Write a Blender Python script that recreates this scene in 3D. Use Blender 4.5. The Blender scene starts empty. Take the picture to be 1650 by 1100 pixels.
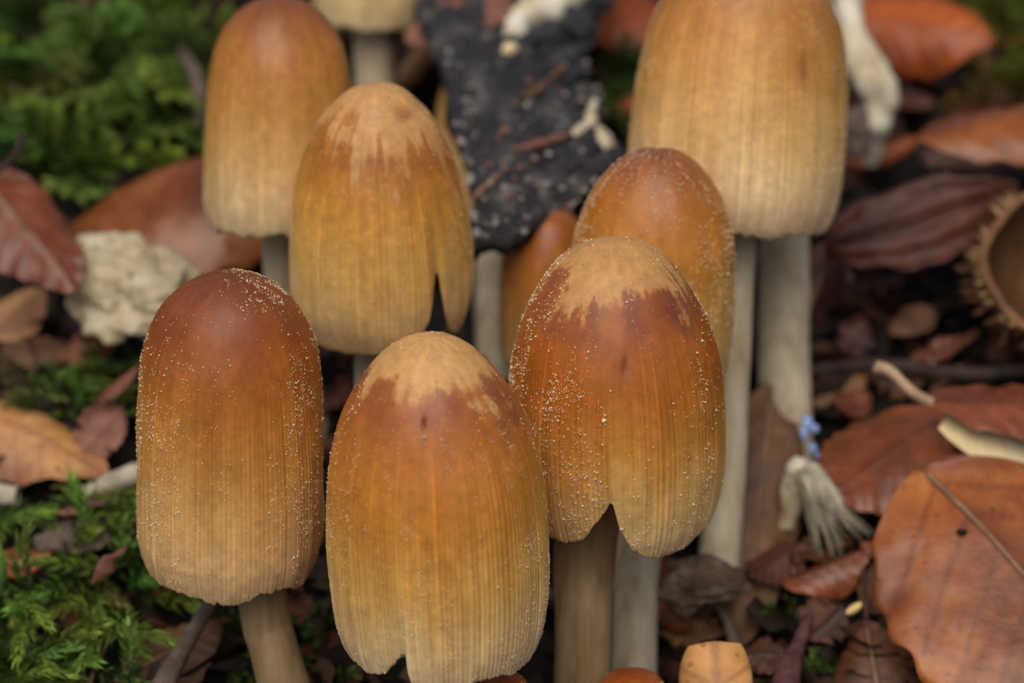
import bpy, math, random
import numpy as np

# ------------------------------------------------------------------ camera, sky, sun, exposure
# All design lengths below are centimetres; CM turns them into metres.
CM = 0.01
PITCH = math.radians(24.0)
FPX = 1650 * 100.0 / 36.0            # focal length in photo pixels
FW = np.array([0, math.cos(PITCH), -math.sin(PITCH)])
UP = np.array([0, math.sin(PITCH), math.cos(PITCH)])
RT = np.array([1.0, 0, 0])
CAM = -43.9 * FW

scene = bpy.context.scene
COL = scene.collection
cam_d = bpy.data.cameras.new('camera'); cam = bpy.data.objects.new('camera', cam_d); COL.objects.link(cam)
cam.location = tuple(CAM * CM); cam.rotation_euler = (math.pi / 2 - PITCH, 0, 0)
cam_d.lens = 100; cam_d.sensor_width = 36; cam_d.sensor_fit = 'HORIZONTAL'
cam_d.clip_start = 0.005; cam_d.clip_end = 200
cam_d.dof.use_dof = True; cam_d.dof.focus_distance = 35.0 * CM
cam_d.dof.aperture_fstop = 14.5; cam_d.dof.aperture_blades = 7
scene.camera = cam

SUN_EL, SUN_AZ = math.radians(58), math.radians(194)     # azimuth clockwise from +Y
world = bpy.data.worlds.new('World'); scene.world = world; world.use_nodes = True
wn = world.node_tree.nodes; wl = world.node_tree.links
sky = wn.new('ShaderNodeTexSky'); sky.sky_type = 'NISHITA'; sky.sun_disc = False
sky.sun_elevation = SUN_EL; sky.sun_rotation = SUN_AZ
sky.air_density = 1.0; sky.dust_density = 4.0; sky.ozone_density = 0.6
wl.new(sky.outputs[0], wn['Background'].inputs[0]); wn['Background'].inputs[1].default_value = 0.06
sun_d = bpy.data.lights.new('sun', 'SUN'); sun = bpy.data.objects.new('sun', sun_d); COL.objects.link(sun)
sun_d.energy = 1.5; sun_d.angle = math.radians(60); sun_d.color = (1.0, 0.95, 0.87)
sdir = np.array([math.sin(SUN_AZ) * math.cos(SUN_EL), math.cos(SUN_AZ) * math.cos(SUN_EL), math.sin(SUN_EL)])
from mathutils import Vector
sun.rotation_euler = Vector(sdir).to_track_quat('Z', 'Y').to_euler()
vs = scene.view_settings
vs.view_transform = 'Standard'; vs.look = 'None'; vs.gamma = 1; vs.use_curve_mapping = False
vs.exposure = 0.38

# ------------------------------------------------------------------ helpers
rng = np.random.default_rng(7); random.seed(7)

def P(px, py, d):
    """photo pixel and depth along the lens axis (cm) -> point in cm"""
    return CAM + d * (FW + (px - 825) / FPX * RT + (550 - py) / FPX * UP)

def proj(V):
    q = V - CAM; d = q @ FW
    return 825 + (q @ RT) / d * FPX, 550 - (q @ UP) / d * FPX, d

SL = 0.2797
HOLE = np.array([1.3, -5.2])
def ground_z(x, y):
    x = np.asarray(x, float); y = np.asarray(y, float)
    g = SL * 160 * np.tanh(y / 160)
    return g - 1.3 * np.exp(-(((x - HOLE[0]) / 3.2) ** 2 + ((y - HOLE[1]) / 2.6) ** 2))

def G(px, py, h=0.0):
    """where the ray of a pixel meets the bank, raised by h cm"""
    ray = FW + (px - 825) / FPX * RT + (550 - py) / FPX * UP
    lo, hi = 25.0, 75.0
    for _ in range(50):
        m = (lo + hi) / 2; q = CAM + m * ray
        if q[2] > float(ground_z(q[0], q[1])) + h: lo = m
        else: hi = m
    return CAM + lo * ray

def lin(r, g, b):
    f = lambda c: (c / 255 / 12.92) if c / 255 <= 0.04045 else ((c / 255 + 0.055) / 1.055) ** 2.4
    return np.array([f(r), f(g), f(b)])

def _h(ix, iy, iz, seed):
    h = (ix.astype(np.uint32) * np.uint32(374761393) + iy.astype(np.uint32) * np.uint32(668265263)
         + iz.astype(np.uint32) * np.uint32(2147483647) + np.uint32(seed * 974711 & 0xffffffff))
    h = (h ^ (h >> np.uint32(13))) * np.uint32(1274126177)
    h = h ^ (h >> np.uint32(16)); h = h * np.uint32(2246822519); h = h ^ (h >> np.uint32(15))
    return (h & np.uint32(0xffffff)).astype(np.float64) / 0xffffff
def vnoise(p, seed=0):
    p = np.asarray(p, float); i = np.floor(p).astype(np.int64); f = p - i; f = f * f * (3 - 2 * f)
    i = i + 100000; r = 0
    for dx in (0, 1):
        for dy in (0, 1):
            for dz in (0, 1):
                w = (f[..., 0] if dx else 1 - f[..., 0]) * (f[..., 1] if dy else 1 - f[..., 1]) * (f[..., 2] if dz else 1 - f[..., 2])
                r = r + w * _h(i[..., 0] + dx, i[..., 1] + dy, i[..., 2] + dz, seed)
    return r * 2 - 1
def fbm(p, seed=0, oct=4):
    p = np.asarray(p, float); a, r = 1.0, 0
    for o in range(oct):
        r = r + a * vnoise(p * 2 ** o, seed + o); a *= 0.5
    return r
def smooth(a, b, x):
    t = np.clip((x - a) / (b - a), 0, 1); return t * t * (3 - 2 * t)
def unit(v): v = np.asarray(v, float); return v / np.linalg.norm(v)

ORG = {}
def raw_mesh(name, V, F, mats, smooth_=True, attrs=None, midx=None):
    """V (n,3) metres, F: array (m,k)"""
    me = bpy.data.meshes.new(name)
    V = np.ascontiguousarray(V, np.float32); F = np.ascontiguousarray(F, np.int32)
    m, k = F.shape
    me.vertices.add(len(V)); me.vertices.foreach_set('co', V.ravel())
    me.loops.add(m * k); me.loops.foreach_set('vertex_index', F.ravel())
    me.polygons.add(m); me.polygons.foreach_set('loop_start', np.arange(0, m * k, k, dtype=np.int32))
    if smooth_: me.polygons.foreach_set('use_smooth', np.ones(m, bool))
    for mt in (mats if isinstance(mats, (list, tuple)) else [mats]): me.materials.append(mt)
    if midx is not None: me.polygons.foreach_set('material_index', np.ascontiguousarray(midx, np.int32))
    for an, av in (attrs or {}).items():
        av = np.asarray(av, np.float32)
        if av.ndim == 2:
            a = me.color_attributes.new(an, 'FLOAT_COLOR', 'POINT')
            a.data.foreach_set('color', np.hstack([av, np.ones((len(av), 1), np.float32)]).ravel())
        else:
            a = me.attributes.new(an, 'FLOAT', 'POINT'); a.data.foreach_set('value', av)
    me.update(calc_edges=True); me.validate()
    return me

def thing(name, label, cat, at, group=None, kind=None):
    o = bpy.data.objects.new(name, None); COL.objects.link(o)
    o.empty_display_size = 0.005; o.location = tuple(np.asarray(at) * CM); ORG[o.name] = np.asarray(at, float)
    o['label'] = label; o['category'] = cat
    if group: o['group'] = group
    if kind: o['kind'] = kind
    return o
def part(name, V, F, mat, parent, smooth_=True, attrs=None, label=None, kind=None):
    org = ORG[parent.name]
    me = raw_mesh(name, (np.asarray(V) - org) * CM, F, mat, smooth_, attrs)
    o = bpy.data.objects.new(name, me); COL.objects.link(o); o.parent = parent; ORG[o.name] = org
    if label: o['label'] = label
    if kind: o['kind'] = kind
    return o
def solo(name, label, cat, V, F, mat, smooth_=True, attrs=None, group=None, kind=None):
    V = np.asarray(V, float); org = np.array([V[:, 0].mean(), V[:, 1].mean(), V[:, 2].min()])
    me = raw_mesh(name, (V - org) * CM, F, mat, smooth_, attrs)
    o = bpy.data.objects.new(name, me); COL.objects.link(o); o.location = tuple(org * CM); ORG[o.name] = org
    if label: o['label'] = label
    if cat: o['category'] = cat
    if group: o['group'] = group
    if kind: o['kind'] = kind
    return o

def grid_faces(nu, nv, wrap=False, off=0):
    """vertex (i,j) at i*nv+j ; quads"""
    i = np.arange(nu - 1)[:, None]; j = np.arange(nv if wrap else nv - 1)[None, :]
    j2 = (j + 1) % nv
    a = i * nv + j; b = i * nv + j2; c = (i + 1) * nv + j2; d = (i + 1) * nv + j
    return np.stack([a, d, c, b], -1).reshape(-1, 4) + off
def catmull(pts, n):
    pts = np.asarray(pts, float); k = len(pts)
    P0 = np.vstack([2 * pts[0] - pts[1], pts, 2 * pts[-1] - pts[-2]])
    u = np.linspace(0, k - 1, n); i = np.minimum(u.astype(int), k - 2); t = (u - i)[:, None]
    a, b, c, d = P0[i], P0[i + 1], P0[i + 2], P0[i + 3]
    return 0.5 * ((2 * b) + (-a + c) * t + (2 * a - 5 * b + 4 * c - d) * t ** 2 + (-a + 3 * b - 3 * c + d) * t ** 3)
def merge(lst):
    Vs, Fs, o = [], [], 0
    for V, F in lst: Vs.append(V); Fs.append(F + o); o += len(V)
    return np.vstack(Vs), np.vstack(Fs)

def tube(pts, rad, n=24, seg=12, noise=0.0, nsc=4.0, seed=0, smooth_path=True, cap=True, flat=1.0):
    """pts: list of points in cm, rad: radii at those points"""
    pts = np.asarray(pts, float); rad = np.asarray(rad, float) if np.ndim(rad) else np.full(len(pts), float(rad))
    C = catmull(np.column_stack([pts, rad]), n); path, r = C[:, :3], np.maximum(C[:, 3], 0.001)
    T = np.gradient(path, axis=0); T /= np.linalg.norm(T, axis=1)[:, None] + 1e-9
    ref = np.array([0.31, 0.87, 0.39]) if abs(T[0] @ np.array([0, 0, 1])) > 0.5 else np.array([0, 0, 1.0])
    N = np.cross(T, ref); N /= np.linalg.norm(N, axis=1)[:, None]; B = np.cross(T, N)
    th = np.linspace(0, 2 * np.pi, seg, endpoint=False)
    dirs = N[:, None] * np.cos(th)[None, :, None] + B[:, None] * np.sin(th)[None, :, None] * flat
    V = path[:, None] + dirs * r[:, None, None]
    if noise:
        q = V * nsc; V = V + dirs * (fbm(q, seed, 3) * noise)[..., None] * r[:, None, None]
    V = V.reshape(-1, 3); F = grid_faces(n, seg, True)
    if cap:
        k = len(V); V = np.vstack([V, path[0] - T[0] * r[0] * .4, path[-1] + T[-1] * r[-1] * .4])
        j = np.arange(seg); j2 = (j + 1) % seg
        F = np.vstack([F, np.stack([np.full(seg, k), j, j2, j2], -1)[:, [0, 1, 2, 2]],
                       np.stack([np.full(seg, k + 1), (n - 1) * seg + j2, (n - 1) * seg + j, (n - 1) * seg + j], -1)])
    return V, F
def fix_quads(F):
    return F

def blob(c, ax, e=None, nu=28, nv=40, amp=0.25, sc=1.5, seed=0, flatten=None):
    """lumpy closed body: centre c, half axes ax along the frame e"""
    u = np.linspace(0.02, np.pi - 0.02, nu)[:, None]; v = np.linspace(0, 2 * np.pi, nv, endpoint=False)[None, :]
    S = np.stack([np.sin(u) * np.cos(v), np.sin(u) * np.sin(v), np.cos(u) + 0 * v], -1)
    if flatten: S = np.sign(S) * np.abs(S) ** flatten
    n = fbm(S * sc + seed * 7.3, seed, 4)
    S = S * (1 + amp * n)[..., None] * np.asarray(ax, float)
    e = np.eye(3) if e is None else np.asarray(e, float)
    V = c + S @ e
    return V.reshape(-1, 3), grid_faces(nu, nv, True)

def frame_from(axis, hint):
    """x along axis, z close to hint"""
    x = unit(axis); z = np.asarray(hint, float); z = unit(z - x * (z @ x)); y = np.cross(z, x)
    return np.stack([x, y, z])
def camdir(r, u, t):
    """direction from right / up / towards-the-viewer components"""
    return unit(r * RT + u * UP - t * FW)

# ------------------------------------------------------------------ materials
def new_mat(name):
    m = bpy.data.materials.new(name); m.use_nodes = True
    return m, m.node_tree.nodes, m.node_tree.links, m.node_tree.nodes['Principled BSDF']
def noise_node(n, l, scale, detail=5, coords='Object', rough=0.6, stretch=None):
    tc = n.new('ShaderNodeTexCoord'); t = n.new('ShaderNodeTexNoise')
    t.inputs['Scale'].default_value = scale; t.inputs['Detail'].default_value = detail; t.inputs['Roughness'].default_value = rough
    if stretch:
        mp = n.new('ShaderNodeMapping'); mp.inputs['Scale'].default_value = stretch
        l.new(tc.outputs[coords], mp.inputs[0]); l.new(mp.outputs[0], t.inputs['Vector'])
    else: l.new(tc.outputs[coords], t.inputs['Vector'])
    return t
def ramp_node(n, stops):
    r = n.new('ShaderNodeValToRGB'); e = r.color_ramp.elements
    while len(e) < len(stops): e.new(0.5)
    for q, (p, c) in zip(e, stops): q.position = p; q.color = (*c, 1)
    return r
def bump_node(n, l, src, bs, dist=0.0004, strength=0.5):
    b = n.new('ShaderNodeBump'); b.inputs['Distance'].default_value = dist; b.inputs['Strength'].default_value = strength
    l.new(src, b.inputs['Height']); l.new(b.outputs[0], bs.inputs['Normal'])

def mat_noise(name, stops, scale, rough=0.8, bump=0.4, dist=0.0005, spec=0.3, detail=6, stretch=None, sss=0, sheen=0, coat=0):
    m, n, l, bs = new_mat(name)
    t = noise_node(n, l, scale, detail, stretch=stretch); r = ramp_node(n, stops)
    l.new(t.outputs['Fac'], r.inputs[0]); l.new(r.outputs[0], bs.inputs['Base Color'])
    bs.inputs['Roughness'].default_value = rough; bs.inputs['Specular IOR Level'].default_value = spec
    if sss:
        bs.inputs['Subsurface Weight'].default_value = sss; bs.inputs['Subsurface Radius'].default_value = (1, .6, .3)
        bs.inputs['Subsurface Scale'].default_value = 0.0012
    if coat: bs.inputs['Coat Weight'].default_value = coat; bs.inputs['Coat Roughness'].default_value = 0.3
    if bump:
        t2 = noise_node(n, l, scale * 3, 6, stretch=stretch); bump_node(n, l, t2.outputs['Fac'], bs, dist, bump)
    return m

def mat_cap():
    m, n, l, bs = new_mat('cap_skin')
    a = n.new('ShaderNodeAttribute'); a.attribute_name = 'col'
    t = noise_node(n, l, 900, 4); r = ramp_node(n, [(0.3, (.84, .84, .84)), (0.7, (1.12, 1.12, 1.12))])
    mx = n.new('ShaderNodeMix'); mx.data_type = 'RGBA'; mx.blend_type = 'MULTIPLY'; mx.inputs[0].default_value = 1
    l.new(t.outputs['Fac'], r.inputs[0]); l.new(a.outputs['Color'], mx.inputs[6]); l.new(r.outputs[0], mx.inputs[7])
    l.new(mx.outputs[2], bs.inputs['Base Color'])
    g = n.new('ShaderNodeAttribute'); g.attribute_name = 'rough'; l.new(g.outputs['Fac'], bs.inputs['Roughness'])
    bs.inputs['Specular IOR Level'].default_value = 0.42
    bs.inputs['Subsurface Weight'].default_value = 0.22; bs.inputs['Subsurface Radius'].default_value = (1.0, .45, .15)
    bs.inputs['Subsurface Scale'].default_value = 0.0011
    t2 = noise_node(n, l, 2200, 4); bump_node(n, l, t2.outputs['Fac'], bs, 0.00006, 0.5)
    return m
def mat_leaf(name, c1, c2, cv, rough=0.42, vein_mix=0.5, scale=160, spec=0.45):
    """blade: blotches from c1 to c2, veins cv from the mesh's vein attribute, dark specks"""
    m, n, l, bs = new_mat(name)
    t = noise_node(n, l, scale, 7, rough=0.65); r = ramp_node(n, [(0.32, c1), (0.68, c2)])
    l.new(t.outputs['Fac'], r.inputs[0])
    big = noise_node(n, l, scale * .38, 4); br = ramp_node(n, [(0.36, (.62, .54, .60)), (0.5, (1, 1, 1)), (0.64, (1.38, 1.34, .95))]); l.new(big.outputs['Fac'], br.inputs[0])
    bm_ = n.new('ShaderNodeMix'); bm_.data_type = 'RGBA'; bm_.blend_type = 'MULTIPLY'; bm_.inputs[0].default_value = 1
    l.new(r.outputs[0], bm_.inputs[6]); l.new(br.outputs[0], bm_.inputs[7])
    s = noise_node(n, l, scale * 4.5, 3); sr = ramp_node(n, [(0.28, (.35, .3, .28)), (0.40, (1, 1, 1))]); l.new(s.outputs['Fac'], sr.inputs[0])
    mm = n.new('ShaderNodeMix'); mm.data_type = 'RGBA'; mm.blend_type = 'MULTIPLY'; mm.inputs[0].default_value = .8
    l.new(bm_.outputs[2], mm.inputs[6]); l.new(sr.outputs[0], mm.inputs[7])
    a = n.new('ShaderNodeAttribute'); a.attribute_name = 'vein'
    k = n.new('ShaderNodeMath'); k.operation = 'MULTIPLY'; k.inputs[1].default_value = vein_mix; l.new(a.outputs['Fac'], k.inputs[0])
    mx = n.new('ShaderNodeMix'); mx.data_type = 'RGBA'; l.new(k.outputs[0], mx.inputs[0])
    l.new(mm.outputs[2], mx.inputs[6]); mx.inputs[7].default_value = (*cv, 1)
    l.new(mx.outputs[2], bs.inputs['Base Color'])
    bs.inputs['Roughness'].default_value = rough; bs.inputs['Specular IOR Level'].default_value = spec
    t2 = noise_node(n, l, 700, 5); bump_node(n, l, t2.outputs['Fac'], bs, 0.00025, 0.5)
    return m
def mat_attr(name, rough=0.7, spec=0.3, transl=0.0, sss=0.0, var=0.2, scale=700):
    m, n, l, bs = new_mat(name)
    a = n.new('ShaderNodeAttribute'); a.attribute_name = 'col'
    t = noise_node(n, l, scale, 4); r = ramp_node(n, [(0.3, (1 - var,) * 3), (0.7, (1 + var,) * 3)])
    mx = n.new('ShaderNodeMix'); mx.data_type = 'RGBA'; mx.blend_type = 'MULTIPLY'; mx.inputs[0].default_value = 1
    l.new(t.outputs['Fac'], r.inputs[0]); l.new(a.outputs['Color'], mx.inputs[6]); l.new(r.outputs[0], mx.inputs[7])
    l.new(mx.outputs[2], bs.inputs['Base Color'])
    bs.inputs['Roughness'].default_value = rough; bs.inputs['Specular IOR Level'].default_value = spec
    if transl:
        tr = n.new('ShaderNodeBsdfTranslucent'); l.new(mx.outputs[2], tr.inputs[0])
        ms = n.new('ShaderNodeMixShader'); ms.inputs[0].default_value = transl
        l.new(bs.outputs[0], ms.inputs[1]); l.new(tr.outputs[0], ms.inputs[2])
        l.new(ms.outputs[0], n['Material Output'].inputs['Surface'])
    return m

M_CAP = mat_cap()
M_STEM = mat_noise('stem_flesh', [(0.28, tuple(lin(158, 138, 104))), (0.45, tuple(lin(194, 176, 144))), (0.7, tuple(lin(216, 202, 172)))], 420, rough=0.62, bump=0.7, dist=0.0003, spec=0.35, stretch=(1, 1, .12), sss=0.2)
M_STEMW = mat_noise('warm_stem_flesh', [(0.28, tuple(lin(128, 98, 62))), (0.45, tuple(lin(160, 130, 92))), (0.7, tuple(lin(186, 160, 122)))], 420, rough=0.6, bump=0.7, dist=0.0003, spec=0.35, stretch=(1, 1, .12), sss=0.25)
M_GRAN = mat_noise('veil_granule', [(0.3, tuple(lin(220, 184, 134))), (0.7, tuple(lin(252, 232, 198)))], 1500, rough=0.7, bump=0)
M_GRIT = mat_noise('grit', [(0.3, tuple(lin(120, 110, 100))), (0.7, tuple(lin(190, 185, 175)))], 1500, rough=0.7, bump=0)
M_SOIL = mat_noise('leaf_mould', [(0.3, (.004, .003, .002)), (0.55, (.010, .007, .005)), (0.75, (.024, .016, .011))], 220, rough=0.9, bump=0.8, dist=0.001)
M_MOSS = mat_attr('moss_leaf', rough=0.5, spec=0.35, transl=0.3, var=.25)
M_LITTER = mat_attr('litter_crumb', rough=0.7, var=.3)
COPPER = mat_leaf('copper_leaf', tuple(lin(104, 54, 22)), tuple(lin(152, 88, 42)), tuple(lin(92, 45, 22)), .28, .5)
RED = mat_leaf('red_brown_leaf', tuple(lin(100, 52, 30)), tuple(lin(146, 82, 52)), tuple(lin(84, 46, 30)), .28, .4)
ORANGE = mat_leaf('orange_leaf', tuple(lin(122, 52, 14)), tuple(lin(166, 84, 30)), tuple(lin(120, 55, 20)), .42, .4)
BIGLEAF = mat_leaf('rust_leaf', tuple(lin(118, 60, 30)), tuple(lin(166, 100, 52)), tuple(lin(92, 46, 28)), .37, .75, scale=130)
DARKRED = mat_leaf('dark_red_leaf', tuple(lin(58, 28, 20)), tuple(lin(98, 52, 38)), tuple(lin(60, 30, 24)), .5, .5)
TAN = mat_leaf('tan_leaf', tuple(lin(158, 108, 66)), tuple(lin(200, 148, 98)), tuple(lin(120, 76, 50)), .55, .5)
DULL = mat_leaf('dull_brown_leaf', tuple(lin(82, 56, 36)), tuple(lin(128, 90, 60)), tuple(lin(86, 58, 42)), .6, .4)
DARKLEAF = mat_leaf('dark_leaf', tuple(lin(64, 40, 26)), tuple(lin(104, 62, 40)), tuple(lin(50, 30, 22)), .5, .5)
PETIOLE = mat_noise('petiole', [(0.3, tuple(lin(110, 78, 58))), (0.7, tuple(lin(158, 124, 98)))], 300, .55, .3)
PETPALE = mat_noise('pale_petiole', [(0.3, tuple(lin(160, 126, 96))), (0.7, tuple(lin(206, 176, 144)))], 300, .55, .3)
TWIG = mat_noise('twig_bark', [(0.3, tuple(lin(64, 52, 44))), (0.7, tuple(lin(122, 106, 92)))], 350, .75, .6)
DTWIG = mat_noise('dark_twig_bark', [(0.3, tuple(lin(38, 28, 26))), (0.7, tuple(lin(78, 60, 54)))], 350, .75, .6)
REDTWIG = mat_noise('red_twig', [(0.3, tuple(lin(70, 42, 40))), (0.7, tuple(lin(118, 80, 76)))], 350, .7, .6)
PALEWOOD = mat_noise('pale_wood', [(0.3, tuple(lin(138, 128, 106))), (0.7, tuple(lin(208, 200, 176)))], 260, .8, .6)
CHUNK = mat_noise('pale_crumb_wood', [(0.25, tuple(lin(140, 118, 84))), (0.5, tuple(lin(206, 190, 152))), (0.75, tuple(lin(238, 226, 198)))], 330, .85, 1.0, .0012)
WHITEF = mat_noise('white_mycelium', [(0.3, tuple(lin(168, 140, 100))), (0.48, tuple(lin(216, 202, 172))), (0.65, tuple(lin(236, 230, 212)))], 220, .85, .5, .0006)
PINKBIT = mat_noise('pink_brown_scale', [(0.3, tuple(lin(104, 66, 54))), (0.7, tuple(lin(152, 106, 88)))], 330, .6, .4)
HUSKM = mat_noise('husk_skin', [(0.3, tuple(lin(84, 54, 34))), (0.7, tuple(lin(134, 94, 60)))], 250, .6, .4)
HUSKIN = mat_noise('husk_lining', [(0.3, tuple(lin(72, 48, 28))), (0.7, tuple(lin(108, 76, 46)))], 180, .5, .3)
SPINE = mat_noise('husk_spine', [(0.3, tuple(lin(112, 82, 52))), (0.7, tuple(lin(180, 148, 106)))], 250, .6, .2)
DSPINE = mat_noise('dark_husk_spine', [(0.3, tuple(lin(70, 44, 30))), (0.7, tuple(lin(124, 84, 58)))], 250, .6, .2)
CREAM = mat_noise('cream_leaf', [(0.3, tuple(lin(214, 190, 140))), (0.7, tuple(lin(238, 220, 178)))], 150, .6, .3)
BLUE = mat_noise('blue_sheen', [(0.3, tuple(lin(90, 120, 200))), (0.7, tuple(lin(190, 210, 245)))], 900, .25, .3, spec=.8)
SEED = mat_noise('straw_seed', [(0.3, tuple(lin(214, 180, 110))), (0.7, tuple(lin(240, 214, 150)))], 500, .5, .2)

# ------------------------------------------------------------------ ground
def build_ground():
    def axis(lim, fine, step):
        a = np.arange(-fine, fine + 1e-6, step); g = [fine + step * 1.25 ** k * (k + 1) for k in range(1, 60)]
        g = np.array([v for v in g if v < lim] + [lim]); return np.concatenate([-g[::-1], a, g])
    xs = axis(2500, 26, .22); ys = axis(2500, 26, .22)
    X, Y = np.meshgrid(xs, ys, indexing='ij')
    q = np.stack([X * .55, Y * .55, 0 * X], -1)
    Z = ground_z(X, Y) - 0.12 + .22 * fbm(q, 3, 4) * np.exp(-(np.hypot(X, Y) / 60) ** 2) + .9 * fbm(q * .05, 9, 3) * smooth(25, 80, np.hypot(X, Y))
    V = np.stack([X, Y, Z], -1).reshape(-1, 3)
    F = grid_faces(len(xs), len(ys))[:, ::-1]
    me = raw_mesh('ground', V * CM, F, M_SOIL)
    o = bpy.data.objects.new('ground', me); COL.objects.link(o); o['kind'] = 'structure'
    o['label'] = 'dark sloping forest floor of leaf mould'
build_ground()

# ------------------------------------------------------------------ mushrooms
OCT = np.array([[1, 0, 0], [-1, 0, 0], [0, 1, 0], [0, -1, 0], [0, 0, 1], [0, 0, -1]], float)
OCTF = np.array([[0, 2, 4], [2, 1, 4], [1, 3, 4], [3, 0, 4], [2, 0, 5], [1, 2, 5], [3, 1, 5], [0, 3, 5]])

def mushroom(name, label, apex, bot, dmid, prof, stem, ramp, lean=0.0, rim=None, rag=0.02, ngro=116, gamp=.011,
             patch=None, stains=(), gran=None, nt=480, nv=110, seed=1, creases=(), rough=.42, stemrough=None, grits=(), lumps=.032, tucks=(), tone=1.0, warm=False):
    """apex, bot: photo pixels of the cap's axis; prof: (pixels below apex, half width) of the outline;
    stem: pixels and depth (None = on the bank) with half width; ramp: colours down the cap"""
    pxcm = dmid / FPX
    dv = (bot[1] - apex[1]) * pxcm; dd = dv * math.tan(PITCH) * (1 - lean)
    A = P(apex[0], apex[1], dmid - dd / 2); B = P(bot[0], bot[1], dmid + dd / 2)
    axis = unit(A - B); H = np.linalg.norm(A - B); k = H / (bot[1] - apex[1])
    e1 = unit(RT - axis * (RT @ axis)); e2 = unit(np.cross(e1, axis)); e2 = e2 if e2 @ FW < 0 else -e2
    pr = np.array([(y * k, r * pxcm) for y, r in prof])
    pr = np.vstack([[[pr[1, 0], -pr[1, 1]]], pr]); C = catmull(pr, 900); C = C[C[:, 1] > 0.0005]
    C[:, 0] -= C[0, 0]
    s = np.concatenate([[0], np.cumsum(np.hypot(*np.diff(C, axis=0).T))]); L = s[-1]
    # angular functions
    th = np.linspace(-np.pi, np.pi, nt, endpoint=False)
    cs = np.stack([np.cos(th), np.sin(th), 0 * th], -1)
    if rim:
        a = np.array(sorted(rim)); td = np.degrees(th)
        end = np.interp(td, np.concatenate([a[:, 0] - 360, a[:, 0], a[:, 0] + 360]), np.tile(a[:, 1], 3))
        ker = np.exp(-np.linspace(-2, 2, max(3, int(nt / 360 * 3) | 1)) ** 2); ker /= ker.sum(); w = len(ker) // 2
        end = np.convolve(np.concatenate([end[-w:], end, end[:w]]), ker, 'valid')
    else: end = np.full(nt, .97)
    end = end - rag * (fbm(cs * 3 + seed, seed, 3) * .5 + .3) - rag * .45 * np.maximum(fbm(cs * 14, seed + 5, 3), 0) - (.002 + rag * .18) * fbm(cs * 40, seed + 6, 2)
    end = np.clip(end, .5, 1)
    v = np.linspace(0, 1, nv) ** .92
    sv = v[:, None] * end[None, :] * L
    z = np.interp(sv, s, C[:, 0]); r = np.interp(sv, s, C[:, 1]); t = sv / L
    R = pr[:, 1].max()
    T3 = np.stack([np.cos(th)[None] + 0 * t, np.sin(th)[None] + 0 * t, t * 2], -1)
    # broad irregularities, grooves, creases
    r = r * (1 + lumps * fbm(T3 * 1.3 + seed * 3.1, seed + 1, 3) * smooth(0, .25, t))
    ph = ngro * th + 2.2 * fbm(cs * 4, seed + 2, 3) + 1.0 * fbm(cs * 11, seed + 8, 2)
    gw = np.clip(.62 + .5 * fbm(cs * 17, seed + 3, 2), .1, 1.2)[None]
    wob = .5 * fbm(np.stack([np.cos(th) * 6 + 0 * t, np.sin(th) * 6 + 0 * t, t * 5], -1), seed + 12, 2)
    gro = ((.5 + .5 * np.cos(ph[None] + wob)) ** 2.2) * gw
    gs = smooth(.26, .62, t + .08 * fbm(T3 * 3, seed + 4, 2))
    r = r - gamp * .8 * gro * gs
    broad = .5 + .5 * np.cos(ngro / 5.0 * th + 2.5 * fbm(cs * 5, seed + 9, 2))[None]
    r = r - gamp * .9 * broad * smooth(.3, .7, t)
    cre = np.zeros_like(t)
    for (c0, wd, t0, dep) in creases:
        dth = np.abs((np.degrees(th) - c0 + 180) % 360 - 180)[None]
        m = np.exp(-(dth / wd) ** 2) * smooth(t0, .95, t); cre = np.maximum(cre, m)
        r = r * (1 - dep * m)
    for (c0, wd, t0, amt) in tucks:
        dl = (np.degrees(th) - c0 + 180) % 360 - 180
        sg = np.where(dl > 0, np.exp(-np.abs(dl) / wd), -np.exp(-np.abs(dl) / wd)) * np.tanh(np.abs(dl) / .4)
        r = r * (1 + amt * sg[None] * smooth(t0, 1.0, t))
    # ragged rim turns in and lifts a little
    V = (A - axis * z[..., None] + e1 * (r * np.sin(th))[..., None] + e2 * (r * np.cos(th))[..., None])
    # colours
    tr = np.array([q[0] for q in ramp]); cr = np.array([lin(*q[1]) for q in ramp]) 
    tt = t + .05 * fbm(T3 * np.array([2.5, 2.5, .8]) + seed, seed + 7, 3) + .035 * fbm(np.stack([np.cos(th) * 12 + 0 * t, np.sin(th) * 12 + 0 * t, t * 2], -1), seed + 13, 2) * smooth(.15, .4, t)
    colr = np.stack([np.interp(tt, tr, cr[:, i]) for i in range(3)], -1)
    fx = np.array([0, .25, .45, .65, .85, 1.0])
    fc = np.array([(1.05, 1.05, .85), (1.15, 1.12, .8), (1.36, 1.53, 1.5), (1.4, 1.66, 2.05), (1.3, 1.45, 2.0), (1.28, 1.42, 1.95)])
    colr = colr * np.stack([np.interp(t, fx, fc[:, i]) ** tone for i in range(3)], -1)
    colr = colr * (1 - (.22 * gro * gs)[..., None] * np.array([.55, .95, 1.3])) * (1 + .04 * (1 - broad) * gs)[..., None]
    colr = colr * (1 + .10 * fbm(T3 * np.array([7, 7, 9]), seed + 21, 3))[..., None]
    # pale flanks of gills showing through: thin light lines
    li = np.clip(fbm(np.stack([np.cos(th) * 34 + 0 * t, np.sin(th) * 34 + 0 * t, t * 2.5], -1), seed + 31, 2) - .4, 0, 1)
    colr = colr * (1 + .45 * li * smooth(.15, .45, t))[..., None]
    ro = np.full(t.shape, rough) + .12 * smooth(.3, .9, t)
    px, py, dpt = proj(V.reshape(-1, 3)); px = px.reshape(t.shape); py = py.reshape(t.shape)
    front = (np.cos(th)[None] > -.15) & (t > 0)
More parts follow.
